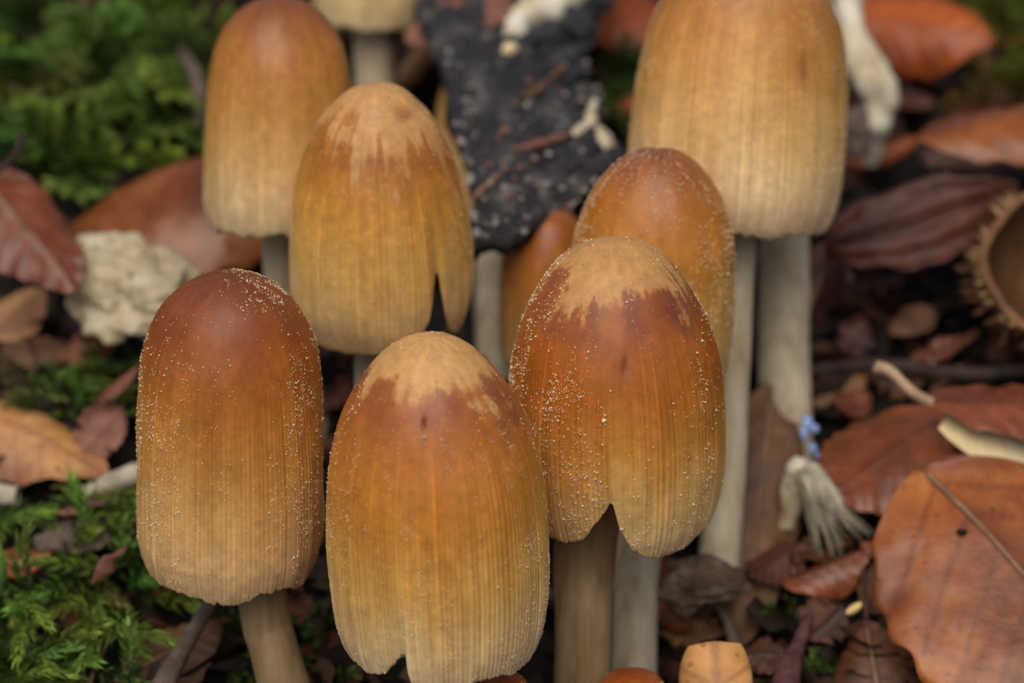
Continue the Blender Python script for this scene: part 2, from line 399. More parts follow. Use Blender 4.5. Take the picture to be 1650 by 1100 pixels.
    if patch:
        pt, pr_, pc, under, soft, ctr, stk = patch
        dth = (np.degrees(th) - ctr[0] + 180) % 360 - 180
        edge = pt + ctr[1] * np.cos(np.radians(dth)) + pr_ * (fbm(cs * 5 + seed, seed + 41, 3) * .55)
        streak = stk * pr_ * fbm(np.stack([np.cos(th) * 19 + 0 * t, np.sin(th) * 19 + 0 * t, t * 4], -1), seed + 42, 3)
        grain = pr_ * (.55 * fbm(V * 3.2, seed + 43, 4) + .22 * fbm(V * 26, seed + 46, 2))
        d0 = edge[None] + streak + grain - t
        mk = smooth(-soft, soft, d0)
        if under is not None:
            ring = np.exp(-((d0 + .05) / .06) ** 2) * (1 - mk) * np.clip(.5 + .8 * fbm(cs * 4, seed + 45, 2), 0, 1)[None]
            colr = colr * (1 - .55 * ring[..., None]) + lin(*under) * .55 * ring[..., None]
        pcol = lin(*pc) * (1 + .12 * fbm(T3 * np.array([6, 6, 12]), seed + 44, 4))[..., None]
        colr = colr * (1 - mk[..., None]) + pcol * mk[..., None]
        ro = ro * (1 - mk) + .55 * mk
    for (x0, y0, sx, sy, c, st) in stains:
        m = st * np.exp(-((px - x0) / sx) ** 2 - ((py - y0) / sy) ** 2) * front
        colr = colr * (1 - m[..., None]) + lin(*c) * m[..., None]
        if sx < 6: V = V - (axis * 0 + (e1 * np.sin(th)[None, :, None] + e2 * np.cos(th)[None, :, None])) * (m * .03)[..., None]
    # inner surface
    vi = np.array([1.0, .985, .94, .85, .7, .5, .3, .12])
    svi = vi[:, None] * end[None] * L; zi = np.interp(svi, s, C[:, 0]); ri = np.interp(svi, s, C[:, 1])
    thk = np.array([.03, .06, .08, .09, .1, .12, .14, .2])[:, None]
    ri = np.maximum(ri - thk * (1 + .35 * np.cos(ph * 2)[None]), .01); zi = zi + np.array([-.005, 0, 0, 0, .01, .04, .1, .22])[:, None]
    if creases:
        for (c0, wd, t0, dep) in creases:
            dth = np.abs((np.degrees(th) - c0 + 180) % 360 - 180)[None]; ri = ri * (1 - dep * np.exp(-(dth / wd) ** 2) * smooth(t0, .95, vi[:, None] * end[None]))
    Vi = (A - axis * zi[..., None] + e1 * (ri * np.sin(th))[..., None] + e2 * (ri * np.cos(th))[..., None])
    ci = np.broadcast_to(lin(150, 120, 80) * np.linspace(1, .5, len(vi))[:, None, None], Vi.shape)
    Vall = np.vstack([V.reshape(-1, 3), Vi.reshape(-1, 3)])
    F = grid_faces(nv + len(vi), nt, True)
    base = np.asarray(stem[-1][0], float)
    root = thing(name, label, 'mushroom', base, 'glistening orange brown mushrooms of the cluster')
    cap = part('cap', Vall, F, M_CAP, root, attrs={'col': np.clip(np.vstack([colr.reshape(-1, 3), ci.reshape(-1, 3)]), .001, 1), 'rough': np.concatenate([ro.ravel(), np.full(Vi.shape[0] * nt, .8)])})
    # stem: starts inside the cap
    sp = [A - axis * H * .4] + [np.asarray(q[0], float) for q in stem]; sr = [stem[0][1] * .95] + [q[1] for q in stem]
    SV, SF = tube(sp, sr, n=70, seg=40, noise=.05, nsc=1.3, seed=seed)
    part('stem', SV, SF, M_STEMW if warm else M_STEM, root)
    # granules
    if gran:
        n, lo, hi, fun = gran
        ii = rng.integers(1, nv - 1, n * 8); jj = rng.integers(0, nt, n * 8)
        w = r[ii, jj] / R
        cl = fbm(T3[ii, jj] * np.array([5, 5, 4]) + seed * 5, seed + 51, 3) + .5 * fbm(T3[ii, jj] * np.array([18, 18, 5]), seed + 52, 2) + .7 * fbm(T3[ii, jj] * np.array([34, 34, 30]), seed + 53, 2)
        pz = w * np.clip(.10 + cl * .75, .015, 1.5) * fun(t[ii, jj], np.degrees(th[jj]), px[ii, jj], py[ii, jj])
        ok = np.nonzero(rng.random(n * 8) < pz)[0][:n]
        ii, jj = ii[ok], jj[ok]; m = len(ok)
        c = V[ii, jj] + (V[ii + 1, jj] - V[ii, jj]) * rng.random((m, 1)) + (V[ii, (jj + 1) % nt] - V[ii, jj]) * rng.random((m, 1))
        sz = lo + (hi - lo) * rng.random(m) ** 5
        Q = rng.normal(size=(m, 3, 3)); Q, _ = np.linalg.qr(Q)
        o6 = (OCT * np.array([1.35, 1.0, .6]))[None] * (.35 + .95 * rng.random((m, 6, 1))) * sz[:, None, None]
        W = c[:, None] + np.einsum('mkj,mjl->mkl', o6, Q) + (e1 * np.sin(th[jj])[:, None] + e2 * np.cos(th[jj])[:, None])[:, None] * (sz * .45)[:, None, None]
        FF = (OCTF[None] + (np.arange(m) * 6)[:, None, None]).reshape(-1, 3)
        part('veil_granules', W.reshape(-1, 3), FF, M_GRAN, cap, smooth_=False, kind='stuff')
    for (x0, y0, sz, mt) in grits:
        D = np.where(front, np.hypot(px - x0, py - y0), 1e9); i, j = np.unravel_index(np.argmin(D), D.shape)
        bv, bf = blob(V[i, j], (sz, sz * .9, sz * .8), nu=8, nv=10, amp=.3, seed=int(x0))
        part('grain', bv, bf, mt, cap)
    return dict(A=A, B=B, axis=axis, cap=cap, root=root)

def on(px, py, h=-.15): return G(px, py, h)
one = lambda t, a, x, y: 1 + 0 * t

mushroom('mushroom', 'dark topped mushroom with smooth reddish brown crown beside the green moss',
    (371, 441), (372, 905), 36.0,
    [(0, 0), (7, 38), (24, 74), (50, 103), (85, 124), (125, 138), (190, 146), (260, 151), (390, 154), (430, 150), (464, 138), (478, 128)],
    [(P(422, 965, 37.0), .33), (P(440, 1040, 37.2), .335), (on(485, 1200), .38)],
    [(0, (112, 60, 38)), (.1, (120, 62, 36)), (.25, (142, 76, 34)), (.42, (164, 98, 40)), (.6, (176, 116, 52)), (.8, (192, 142, 76)), (1, (204, 162, 104))],
    rim=[(-90, .965), (-60, .97), (-20, .97), (5, .985), (18, .975), (24, .95), (40, .96), (60, .985), (75, .985), (90, .975), (180, .95)],
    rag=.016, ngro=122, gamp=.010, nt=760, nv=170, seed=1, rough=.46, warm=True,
    stains=[(262, 530, 30, 60, (110, 56, 28), .35), (330, 700, 24, 60, (140, 78, 30), .4)],
    gran=(7500, .0065, .017, lambda t, a, x, y: np.where((t < .16), 3.4 * smooth(345, 400, x) * (y < 520), np.where(t < .28, .22, .95)) * (1 - .75 * np.exp(-((x - 345) / 45.) ** 2) * (t > .3))))

mushroom('mushroom', 'mushroom with a ragged pale tan crown patch and a split lower rim',
    (690, 543), (712, 1045), 34.5,
    [(0, 0), (6, 38), (22, 68), (48, 97), (98, 134), (158, 161), (218, 174), (300, 179), (370, 179), (440, 172), (485, 159), (505, 148)],
    [(P(716, 1110, 35.6), .34), (on(725, 1270), .36)],
    [(0, (196, 142, 84)), (.18, (160, 92, 48)), (.32, (168, 98, 40)), (.5, (178, 112, 42)), (.68, (192, 136, 62)), (.85, (208, 164, 98)), (1, (218, 182, 124))],
    rim=[(-90, .955), (-60, .965), (-48, .968), (-32, .935), (-21, .875), (-18, .872), (-15.5, .95), (-10, .985), (0, .995), (8, .985), (20, .965), (34, .96), (50, .985), (72, .985), (90, .965), (180, .955)],
    rag=.012, ngro=128, gamp=.012, nt=840, nv=180, seed=12, rough=.40,
    creases=[(-18, 6, .62, .04), (-52, 14, .6, .015)], tucks=[(-17.5, 9, .72, .07)],
    patch=(.185, .10, (206, 154, 92), (126, 66, 46), .024, (-8, .035), .12),
    stains=[(683, 684, 3.5, 11, (92, 32, 16), .9), (684, 676, 22, 22, (130, 64, 40), .55), (742, 600, 40, 30, (214, 166, 110), .4)],
    grits=[(684, 704, .028, M_GRIT), (772, 693, .018, M_GRIT), (663, 623, .012, M_GRIT)],
    gran=(7000, .006, .014, lambda t, a, x, y: np.where(t < .08, 1.5, np.where(t < .3, .25 + 1.6 * (a < -62), .5 + 1.3 * smooth(.5, .8, t) * (x > 690) + 2.2 * np.exp(-((x - 660) / 14.) ** 2) * (t > .5)))))

mushroom('mushroom', 'mushroom with pale crown patch, notched rim and dense white grains along one flank',
    (985, 389), (998, 845), 36.3,
    [(0, 0), (6, 38), (16, 62), (32, 88), (72, 120), (132, 152), (202, 171), (272, 177), (352, 176), (402, 168), (438, 154), (458, 138)],
    [(P(945, 870, 37.3), .40), (P(940, 1000, 37.5), .37), (on(936, 1215), .40)],
    [(0, (190, 136, 82)), (.18, (152, 86, 46)), (.32, (154, 82, 30)), (.48, (156, 84, 26)), (.66, (182, 118, 46)), (.85, (206, 160, 88)), (1, (218, 180, 118))],
    rim=[(-90, .94), (-50, .93), (-35, .925), (-22, .895), (-12, .83), (-6, .775), (-4, .77), (-1, .85), (6, .925), (18, .98), (30, .995), (45, .98), (62, .945), (90, .925), (180, .93)],
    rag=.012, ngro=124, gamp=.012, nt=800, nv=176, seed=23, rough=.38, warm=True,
    creases=[(-5, 7, .55, .05), (-33, 10, .5, .012)], tucks=[(-4.5, 9, .6, .05)],
    patch=(.20, .10, (196, 144, 86), (118, 64, 52), .026, (5, .03), .12),
    stains=[(1007, 592, 5, 16, (104, 44, 18), .75), (1000, 580, 26, 34, (140, 74, 28), .4), (1075, 500, 30, 20, (118, 62, 46), .5)],
    grits=[(940, 425, .016, M_GRIT), (1069, 433, .014, M_GRIT), (826, 592, .03, M_GRAN), (973, 676, .03, M_GRAN)],
    gran=(8500, .0065, .021, lambda t, a, x, y: np.where(t < .24, .35 + 1.3 * (x < 920), .25 + 2.4 * smooth(1000, 940, x) * smooth(.3, .5, t) + 2.2 * (x < 895) + .5 * (t > .8) + 1.2 * np.exp(-((x - 1132) / 8.) ** 2))))

mushroom('mushroom', 'mushroom with a streaked tan crown and one torn hanging lobe',
    (606, 139), (618, 530), 38.5,
    [(0, 0), (5, 34), (14, 52), (27, 66), (57, 94), (122, 123), (202, 143), (282, 149), (335, 146), (372, 134), (392, 122)],
    [(P(600, 590, 39.3), .25), (P(605, 700, 39.8), .25), (on(625, 900), .3)],
    [(0, (190, 136, 80)), (.2, (176, 118, 58)), (.32, (166, 104, 40)), (.5, (182, 124, 50)), (.7, (192, 142, 68)), (1, (206, 168, 108))],
    rim=[(-90, .975), (-60, .985), (-13, .985), (6, .98), (17, .968), (24, .945), (31, .88), (36, .79), (40, .705), (43, .70), (45, .78), (48, .87), (53, .93), (62, .965), (76, .972), (92, .96), (110, .95), (180, .95)],
    rag=.016, ngro=104, gamp=.011, nt=640, nv=130, seed=34, rough=.48, tone=.8,
    creases=[(41, 5, .4, .09)], tucks=[(41, 10, .55, -.05)],
    patch=(.26, .20, (202, 150, 92), (146, 84, 32), .03, (0, .02), .5),
    stains=[(651, 186, 14, 12, (140, 70, 42), .7), (605, 265, 70, 12, (140, 82, 30), .35), (680, 265, 50, 20, (160, 98, 36), .5)],
    grits=[(600, 268, .014, M_GRIT), (642, 270, .014, M_GRIT)],
    gran=(4500, .006, .014, lambda t, a, x, y: .7 + .5 * (np.abs(a) > 60)))

mushroom('mushroom', 'brown crowned mushroom beside the arched copper leaf',
    (450, -7), (452, 378), 40.3,
    [(0, 0), (5, 30), (16, 54), (38, 78), (78, 102), (128, 115), (208, 122), (308, 124), (352, 118), (380, 106), (390, 98)],
    [(P(455, 420, 41.3), .29), (P(468, 540, 41.8), .30), (on(500, 705), .34)],
    [(0, (124, 74, 46)), (.15, (138, 82, 46)), (.3, (166, 106, 48)), (.5, (180, 124, 58)), (.7, (194, 148, 86)), (.88, (208, 174, 120)), (1, (214, 186, 138))],
    lean=.55, rag=.03, ngro=100, gamp=.012, nt=520, nv=110, seed=45, rough=.40, tone=.5,
    gran=(700, .006, .011, lambda t, a, x, y: .3 + 1.2 * (t > .4)))

mushroom('mushroom', 'granule covered mushroom with purplish brown crown half hidden by the notched one',
    (1062, 243), (1046, 640), 38.6,
    [(0, 0), (5, 36), (14, 54), (27, 71), (67, 103), (127, 126), (187, 132), (277, 134), (357, 124), (397, 106)],
    [(P(1036, 760, 39.3), .30), (P(1026, 930, 39.4), .31), (P(1020, 1120, 39.6), .33), (on(1018, 1150, -.4), .34)],
    [(0, (124, 70, 54)), (.14, (146, 86, 52)), (.26, (168, 104, 44)), (.5, (178, 116, 46)), (.75, (188, 138, 66)), (1, (204, 162, 104))],
    lean=.1, rag=.014, ngro=104, gamp=.009, nt=600, nv=120, seed=56, rough=.42,
    gran=(7000, .009, .019, lambda t, a, x, y: 1.5 + 1.4 * (t > .35) + .6 * (t < .1)))

mushroom('mushroom', 'tall wide mushroom with a pale lower half above the dark crumpled leaf',
    (1209, -75), (1180, 368), 40.2,
    [(0, 0), (8, 50), (25, 88), (48, 115), (75, 135), (135, 157), (225, 171), (325, 177), (392, 174), (430, 160), (452, 142)],
    [(P(1186, 430, 40.2), .27), (P(1176, 620, 40.2), .28), (P(1168, 780, 40.2), .29), (P(1160, 890, 40.1), .3), (P(1154, 940, 40.0), .3)],
    [(0, (150, 96, 62)), (.18, (158, 98, 56)), (.32, (172, 112, 52)), (.5, (186, 130, 64)), (.7, (198, 152, 88)), (.88, (210, 176, 122)), (1, (214, 188, 140))],
    lean=.75, rag=.02, ngro=118, gamp=.011, nt=640, nv=140, seed=67, rough=.46, tone=.6,
    rim=[(-90, .97), (-20, .985), (20, .985), (50, .98), (90, .96), (180, .96)],
    stains=[(1294, 108, 6, 26, (120, 60, 30), .75), (1294, 100, 26, 60, (156, 92, 42), .4), (1250, 0, 80, 14, (190, 140, 90), .5)],
    gran=(7000, .008, .017, lambda t, a, x, y: .9 + .4 * (t > .4)))

mushroom('mushroom', 'pale cream mushroom behind the brown crowned one, next to the black bark',
    (596, -200), (594, 48), 46.0,
    [(0, 0), (12, 40), (50, 74), (110, 90), (180, 93), (225, 86), (250, 76)],
    [(P(603, 100, 46.6), .33), (P(606, 170, 46.9), .34), (on(606, 260), .38)],
    [(0, (170, 120, 66)), (.5, (196, 152, 84)), (.8, (212, 182, 124)), (1, (220, 198, 150))],
    lean=.5, rag=.03, ngro=84, nt=320, nv=70, seed=78, tone=.2)
mushroom('mushroom', 'small glossy brown mushroom tucked under the lower edge of the black bark',
    (884, 334), (880, 600), 42.0,
    [(0, 0), (7, 32), (28, 54), (70, 70), (130, 77), (220, 76), (258, 68)],
    [(P(882, 660, 42.4), .24), (on(884, 745), .28)],
    [(0, (150, 92, 64)), (.2, (142, 80, 36)), (.5, (164, 100, 40)), (.8, (176, 122, 60)), (1, (190, 146, 90))],
    lean=.4, rag=.02, ngro=80, nt=320, nv=70, seed=89, rough=.34)
mushroom('mushroom', 'ochre mushroom almost hidden behind the black bark, pale stem below it',
    (782, 85), (790, 330), 46.2,
    [(0, 0), (7, 34), (30, 60), (80, 80), (150, 88), (230, 88), (272, 76)],
    [(P(793, 420, 45.2), .28), (P(795, 520, 44.2), .29), (on(800, 630), .32)],
    [(0, (160, 110, 56)), (.4, (186, 140, 72)), (1, (214, 180, 120))],
    lean=.8, rag=.02, ngro=80, nt=320, nv=70, seed=90, tone=.2)
mushroom('mushroom', 'mushroom hidden behind the tall wide one with only its thick pale stem showing',
    (1256, 150), (1260, 330), 42.9,
    [(0, 0), (10, 34), (40, 64), (90, 80), (150, 82), (180, 72)],
    [(P(1264, 420, 42.6), .37), (P(1263, 560, 42.4), .39), (P(1268, 660, 42.1), .36), (on(1282, 760), .27)],
    [(0, (160, 110, 56)), (.5, (186, 140, 72)), (1, (210, 176, 116))],
    lean=1.0, rag=.02, ngro=80, nt=300, nv=60, seed=91)
mushroom('mushroom', 'young orange button mushroom at the foot of the notched mushroom',
    (1018, 1083), (1018, 1240), 37.2,
    [(0, 0), (6, 30), (20, 52), (55, 68), (110, 74), (158, 66)],
    [(on(1020, 1300, -.2), .22)], [(0, (146, 70, 30)), (.4, (160, 88, 34)), (1, (190, 140, 80))],
    rag=.02, ngro=70, nt=240, nv=60, seed=92, rough=.34, gran=(260, .006, .014, one))
mushroom('mushroom', 'young orange button mushroom under the split rimmed mushroom',
    (800, 1085), (800, 1230), 36.6,
    [(0, 0), (6, 30), (20, 52), (55, 68), (110, 74), (146, 66)],
    [(on(800, 1290, -.2), .22)], [(0, (146, 70, 30)), (.4, (160, 88, 34)), (1, (190, 140, 80))],
    rag=.02, ngro=70, nt=240, nv=60, seed=93, rough=.34, gran=(200, .006, .014, one))

# ------------------------------------------------------------------ leaves
def leaf(name, label, base, tip, width, nrm, mat, cup=0.0, curl=0.0, ripple=0.02, asym=1.0, belly=.45, petiole=None, rib=True,
         seed=0, tw=0.0, th=.012, nve=7, wav=.03, rag=0.0, rib_mat=None, group=None, cat='leaf', pleat=0.0, furrow=0.0, trunc=(0.0, 1.0)):
    """beech leaf: base and tip points, full width (cm), facing direction; cup bends it across, curl along"""
    base = np.asarray(base, float); tip = np.asarray(tip, float)
    L = np.linalg.norm(tip - base); e = frame_from(tip - base, nrm)
    nu, nv = 64, 41
    u = np.linspace(0, 1, nu)[:, None]; w = np.linspace(-1, 1, nv)[None, :]
    x = trunc[0] + u * (trunc[1] - trunc[0])
    prof = np.sin(np.pi * np.clip(x, 0.001, .999) ** (math.log(.5) / math.log(belly))) ** .72
    prof = prof * (1 + wav * np.sin(x * nve * 2 * np.pi * 1.0 + seed)) + .012
    if rag: prof = prof * (1 - rag * np.maximum(0, fbm(np.stack([x * 9, 0 * x, 0 * x + seed], -1), seed, 3)))
    W = width / 2 * prof
    sidew = np.where(w > 0, asym, 1.0)
    y = w * W * sidew
    # bend across: arc of angle cup
    if abs(cup) > 1e-3:
        kk = cup / (width / 2); yy = np.sin(y * kk) / kk; zz = -(1 - np.cos(y * kk)) / kk
    else: yy, zz = y, 0 * y
    X = x * L + 0 * w
    zz = zz + curl * L * 4 * x * (1 - x) + tw * y * (x - .5)
    phase = (x - np.abs(w) * W / L * .75) * nve
    fr = phase - np.floor(phase)
    vein = np.exp(-((fr - .5) / .075) ** 2) * (np.abs(w) < .93)
    vein = np.maximum(vein * .8, np.exp(-(w * W / .05) ** 2))
    zz = zz + ripple * np.cos(2 * np.pi * (phase)) * np.abs(w) ** .7 + .02 * vein
    if pleat: zz = zz + pleat * np.sin(2 * np.pi * phase * 1.0) * np.minimum(1, np.abs(w) * 2.2)
    zz = zz + .06 * fbm(np.stack([X * .9, yy * .9, 0 * X + seed * 3.7], -1), seed, 3) + .12 * np.abs(w) ** 3 * fbm(np.stack([X * 1.4, np.sign(w) + 0 * X, 0 * X + seed], -1), seed + 4, 2)
    if furrow: zz = zz + furrow * np.sin(w * 9.5 + 1.5 * x + seed) * (1 - np.abs(w) ** 4)
    top = np.stack([X, yy + 0 * X, zz], -1)
    du = np.gradient(top, axis=0); dw = np.gradient(top, axis=1); N = np.cross(du, dw); N /= np.linalg.norm(N, axis=-1)[..., None] + 1e-9
    botm = top - N * th
    V = np.vstack([top.reshape(-1, 3), botm.reshape(-1, 3)]) @ e + base
    F1 = grid_faces(nu, nv)[:, ::-1]; F2 = grid_faces(nu, nv) + nu * nv
    rimi = np.concatenate([np.arange(nv), np.arange(1, nu) * nv + nv - 1, (nu - 1) * nv + np.arange(nv - 2, -1, -1), np.arange(nu - 2, 0, -1) * nv])
    r2 = np.roll(rimi, -1); F3 = np.stack([rimi, rimi + nu * nv, r2 + nu * nv, r2], -1)
    F = np.vstack([F1, F2, F3])
    root = thing(name, label, cat, base, group)
    part('blade', V, F, mat, root, attrs={'vein': np.concatenate([vein.ravel(), vein.ravel() * .5])})
    if rib:
        mid = (top[:, nv // 2] + N[:, nv // 2] * .01) @ e + base
        V2, F2 = tube(mid[2:-2:4], np.linspace(.045, .012, len(mid[2:-2:4])), n=40, seg=8)
        part('midrib', V2, F2, rib_mat or PETIOLE, root)
    if petiole:
        pp = [base] + [np.asarray(q, float) for q in petiole[0]]
        V2, F2 = tube(pp, np.linspace(petiole[1], petiole[1] * 1.15, len(pp)), n=24, seg=10, noise=.1)
        part('petiole', V2, F2, petiole[2] if len(petiole) > 2 else PETIOLE, root)
    return root

LG = 'fallen leaves around the mushrooms'
leaf('beech_leaf', 'arched glossy copper leaf leaning behind the mushroom stems by the moss',
     P(560, 290, 45.0), P(98, 385, 44.4), 5.2, camdir(.0, .97, .25), COPPER, cup=1.35, curl=.17, ripple=.015, seed=2, belly=.5, group=LG, rib=False)
leaf('beech_leaf', 'reddish leaf with an upright stalk beside the arched copper leaf',
     P(-45, 270, 42.6), P(122, 474, 41.8), 1.55, camdir(.25, .5, .8), RED, cup=.5, curl=.03, seed=5, group=LG,
     petiole=([P(-5, 275, 42.3), P(25, 250, 42.2), P(38, 215, 42.2)], .055, DTWIG))
leaf('leaf_fragment', 'small tan leaf scrap beside the pale crumbly chunk', G(-15, 540, .3), G(70, 470, .5), 1.0, camdir(0, .6, .8), TAN, cup=.4, seed=6, group=LG, rib=False)
leaf('beech_leaf', 'light tan curled leaf lying over the moss', P(-110, 640, 42.2), P(172, 772, 40.8), 1.7, camdir(.15, .75, .65), TAN, cup=.9, curl=.06, seed=8, group=LG, rib=False)
leaf('leaf_fragment', 'pinkish brown torn leaf scrap next to the dark topped mushroom', G(128, 735, .5), G(198, 655, .9), .75, camdir(.2, .4, .8), PINKBIT, cup=-.5, seed=9, rag=.5, group=LG, rib=False)
leaf('leaf_fragment', 'narrow reddish leaf sliver among small moss shoots', G(150, 650, .9), G(225, 590, 1.0), .28, camdir(.2, .6, .6), RED, cup=.7, seed=10, group=LG, rib=False)
leaf('leaf_fragment', 'bright orange leaf bit buried in the moss', G(-15, 905, .6), G(85, 890, .6), .6, camdir(0, .7, .7), ORANGE, cup=.6, seed=11, group=LG, rib=False)
leaf('leaf_fragment', 'deep orange leaf bit glowing between feathery moss shoots', G(262, 960, .4), G(290, 850, .6), .7, camdir(0, .5, .8), ORANGE, cup=.3, seed=12, group=LG, rib=False)
leaf('beech_leaf', 'drab grey brown leaf under the bare grey twig', G(200, 1090, .3), G(355, 1010, .4), 1.1, camdir(.1, .7, .7), DULL, cup=.6, seed=13, group=LG,)
# behind, top
leaf('beech_leaf', 'bright orange leaf folded upward behind the white stub', P(1330, 20, 49.0), P(1600, 70, 47.6), 1.9, camdir(.1, .35, .9), ORANGE, cup=1.0, curl=.05, seed=21, group=LG, rib=False, tw=.3)
leaf('beech_leaf', 'dark orange leaf behind the upper end of the black bark', P(930, -20, 49.8), P(1110, 60, 49.2), 1.7, camdir(0, .7, .7), ORANGE, cup=.7, seed=22, group=LG, rib=False)
leaf('beech_leaf', 'brown leaf curving over like a tongue above the spiny husk', P(1474, 225, 45.0), P(1840, 150, 45.2), 2.3, camdir(-.05, .85, .5), COPPER, cup=1.1, curl=.03, seed=23, belly=.55, group=LG, rib=False)
leaf('beech_leaf', 'dark crumpled pleated leaf behind the thick pale stem', P(1330, 400, 43.4), P(1640, 300, 43.8), 1.75, camdir(0, .62, .75), DARKRED, cup=.35, ripple=.0, furrow=.13, seed=24, belly=.45, nve=5, group=LG, rib=False)
leaf('leaf_fragment', 'small rusty leaf edge under the white stub', G(1360, 262, .5), G(1480, 225, .7), .5, camdir(0, .5, .8), ORANGE, cup=.6, seed=25, group=LG, rib=False)
leaf('leaf_fragment', 'dim brown leaf scrap with a curved stalk beside the thick pale stem', G(1300, 500, .3), G(1340, 385, .7), .8, camdir(.2, .3, .9), DARKRED, cup=.5, seed=26, group=LG, rib=False,
     petiole=([G(1345, 395, 1.2), G(1362, 420, 1.1), G(1370, 450, 1.0)], .05))
# right side
leaf('beech_leaf', 'pinkish brown leaf with a pale stalk pointing away from it', P(1500, 648, 40.0), P(1800, 660, 40.2), 1.3, camdir(0, .85, .5), RED, cup=.5, seed=31, group=LG, rib=False,
     petiole=([P(1470, 632, 39.9), P(1437, 600, 39.9), P(1410, 590, 39.9)], .075, PETPALE))
leaf('beech_leaf', 'red brown leaf with a drooping rounded lobe beside the frayed fibres', P(1560, 650, 41.2), P(1330, 800, 40.2), 2.3, camdir(-.15, .75, .65), RED, cup=.55, curl=.02, ripple=.03, seed=32, wav=.01, belly=.5, group=LG, rib=False)
leaf('leaf_fragment', 'cream pale leaf triangle showing between two rust leaves', P(1490, 628, 40.35), P(1720, 770, 39.9), 1.3, camdir(0, .8, .6), CREAM, cup=.05, ripple=.004, wav=.0, trunc=(.2, 1), seed=35, group=LG, rib=False)
big = leaf('beech_leaf', 'large rust coloured leaf with a clear midrib and a dark pinhole', P(1484, 752, 39.2), P(1900, 1240, 36.5), 3.95, camdir(-.1, .72, .7), BIGLEAF, cup=.42, curl=.05, ripple=.018, seed=34, belly=.42, group=LG, nve=8)
def on_blade(root, x, y):
    b = [c for c in root.children if c.name.startswith('blade')][0]
    co = np.empty(len(b.data.vertices) * 3, np.float32); b.data.vertices.foreach_get('co', co)
    W = co.reshape(-1, 3)[:len(co) // 6] / CM + ORG[root.name]; px, py, d = proj(W)
    return W[np.argmin((px - x) ** 2 + (py - y) ** 2)]
V, F = blob(on_blade(big, 1551, 857), (.075, .06, .03), frame_from(RT, camdir(-.1, .72, .7)), nu=12, nv=16, amp=.3, seed=1)
part('pinhole', V, F, M_SOIL, big)
leaf('beech_leaf', 'dull brown leaf standing behind the thin stem base', P(1245, 610, 42.0), P(1195, 1040, 40.0), 1.35, camdir(.1, .55, .8), DULL, cup=.45, seed=35, group=LG, rib=True)
leaf('beech_leaf', 'rolled reddish leaf over a dark hollow', G(1262, 945, .6), G(1405, 880, .7), .9, camdir(0, .85, .5), RED, cup=1.3, seed=36, group=LG, rib=False)
leaf('beech_leaf', 'narrow dark brown leaf tip standing beside the large rust leaf', P(1425, 1170, 38.2), P(1395, 1000, 39.0), 1.2, camdir(-.2, .5, .8), DARKLEAF, cup=.35, seed=37, group=LG)
leaf('leaf_fragment', 'rolled light tan leaf end with a rounded tip beside the button mushroom', P(1160, 1210, 36.2), P(1150, 1004, 37.0), 1.25, camdir(-.05, .5, .85), TAN, cup=1.2, seed=38, group=LG, rib=False, belly=.55, trunc=(0, .86), nve=3)
leaf('leaf_fragment', 'dark brown leaf scrap beside the straw coloured seed', G(1390, 985, .2), G(1440, 930, .5), .5, camdir(0, .8, .5), DARKLEAF, cup=.6, seed=39, group=LG, rib=False)

# small dark scraps half lost in the shade of the litter
rs = np.random.default_rng(5)
scraps = [(1330, 470, 'dark red leaf scrap beside the thick pale stem'), (1400, 455, 'dark brown leaf scrap just below the pleated leaf'), (1470, 520, 'dull tan brown scrap in the hollow beside the spiny husk'),
    (1520, 565, 'red brown curled scrap under the spiny husk'), (1380, 545, 'dark red scrap behind the dark lying twig'), (1440, 600, 'dark brown scrap behind the end of the pale stalk'),
    (1340, 620, 'dull brown scrap between the dark twig and the thick pale stem'), (1370, 660, 'red brown scrap above the leaf with the drooping lobe'), (1250, 900, 'dark red scrap below the torn white stem'),
    (1330, 1000, 'dark brown scrap touching the reddish knobbly twig'), (1420, 930, 'dull brown scrap next to the straw coloured seed'), (1450, 890, 'red brown scrap at the edge of the large rust leaf'),
    (1470, 960, 'dark red scrap tucked under the large rust leaf'), (1230, 1060, 'dark brown scrap beside the rolled light tan leaf end'), (1120, 1020, 'dull brown scrap below the woody lump'),
    (1090, 980, 'red brown scrap between the woody lump and the stems'), (560, 640, 'dark red scrap in the gap between the dark topped and split rimmed mushrooms'), (520, 700, 'dark brown scrap low in the gap beside the dark topped mushroom'),
    (60, 560, 'dull brown scrap below the small tan leaf scrap'), (140, 560, 'red brown scrap below the pale wood chunk'), (1460, 160, 'dark red scrap beside the white fungus stub'),
    (1540, 260, 'dark brown scrap under the tongue shaped leaf'), (1500, 110, 'dull brown scrap under the folded orange leaf'), (1000, 160, 'red brown scrap in the moss behind the black bark'),
    (1610, 290, 'dark red scrap above the spiny husk'), (1330, 870, 'dark brown scrap under the drooping white fibres')]
for k, (x, y, lab) in enumerate(scraps):
    a = rs.uniform(0, 2 * np.pi); q = rs.uniform(35, 75); h = rs.uniform(.15, .5)
    leaf('leaf_scrap', lab, G(x - q * math.cos(a), y - q * .6 * math.sin(a), h), G(x + q * math.cos(a), y + q * .6 * math.sin(a), h + rs.uniform(-.1, .25)),
         rs.uniform(.45, .9), camdir(rs.uniform(-.4, .4), .7, .6), [DARKRED, DARKLEAF, DULL, RED][k % 4], cup=rs.uniform(-.9, 1.2), curl=rs.uniform(-.1, .15), seed=100 + k, rag=.5, tw=rs.uniform(-.5, .5), group='dark leaf scraps in the litter', rib=False, cat='leaf scrap')

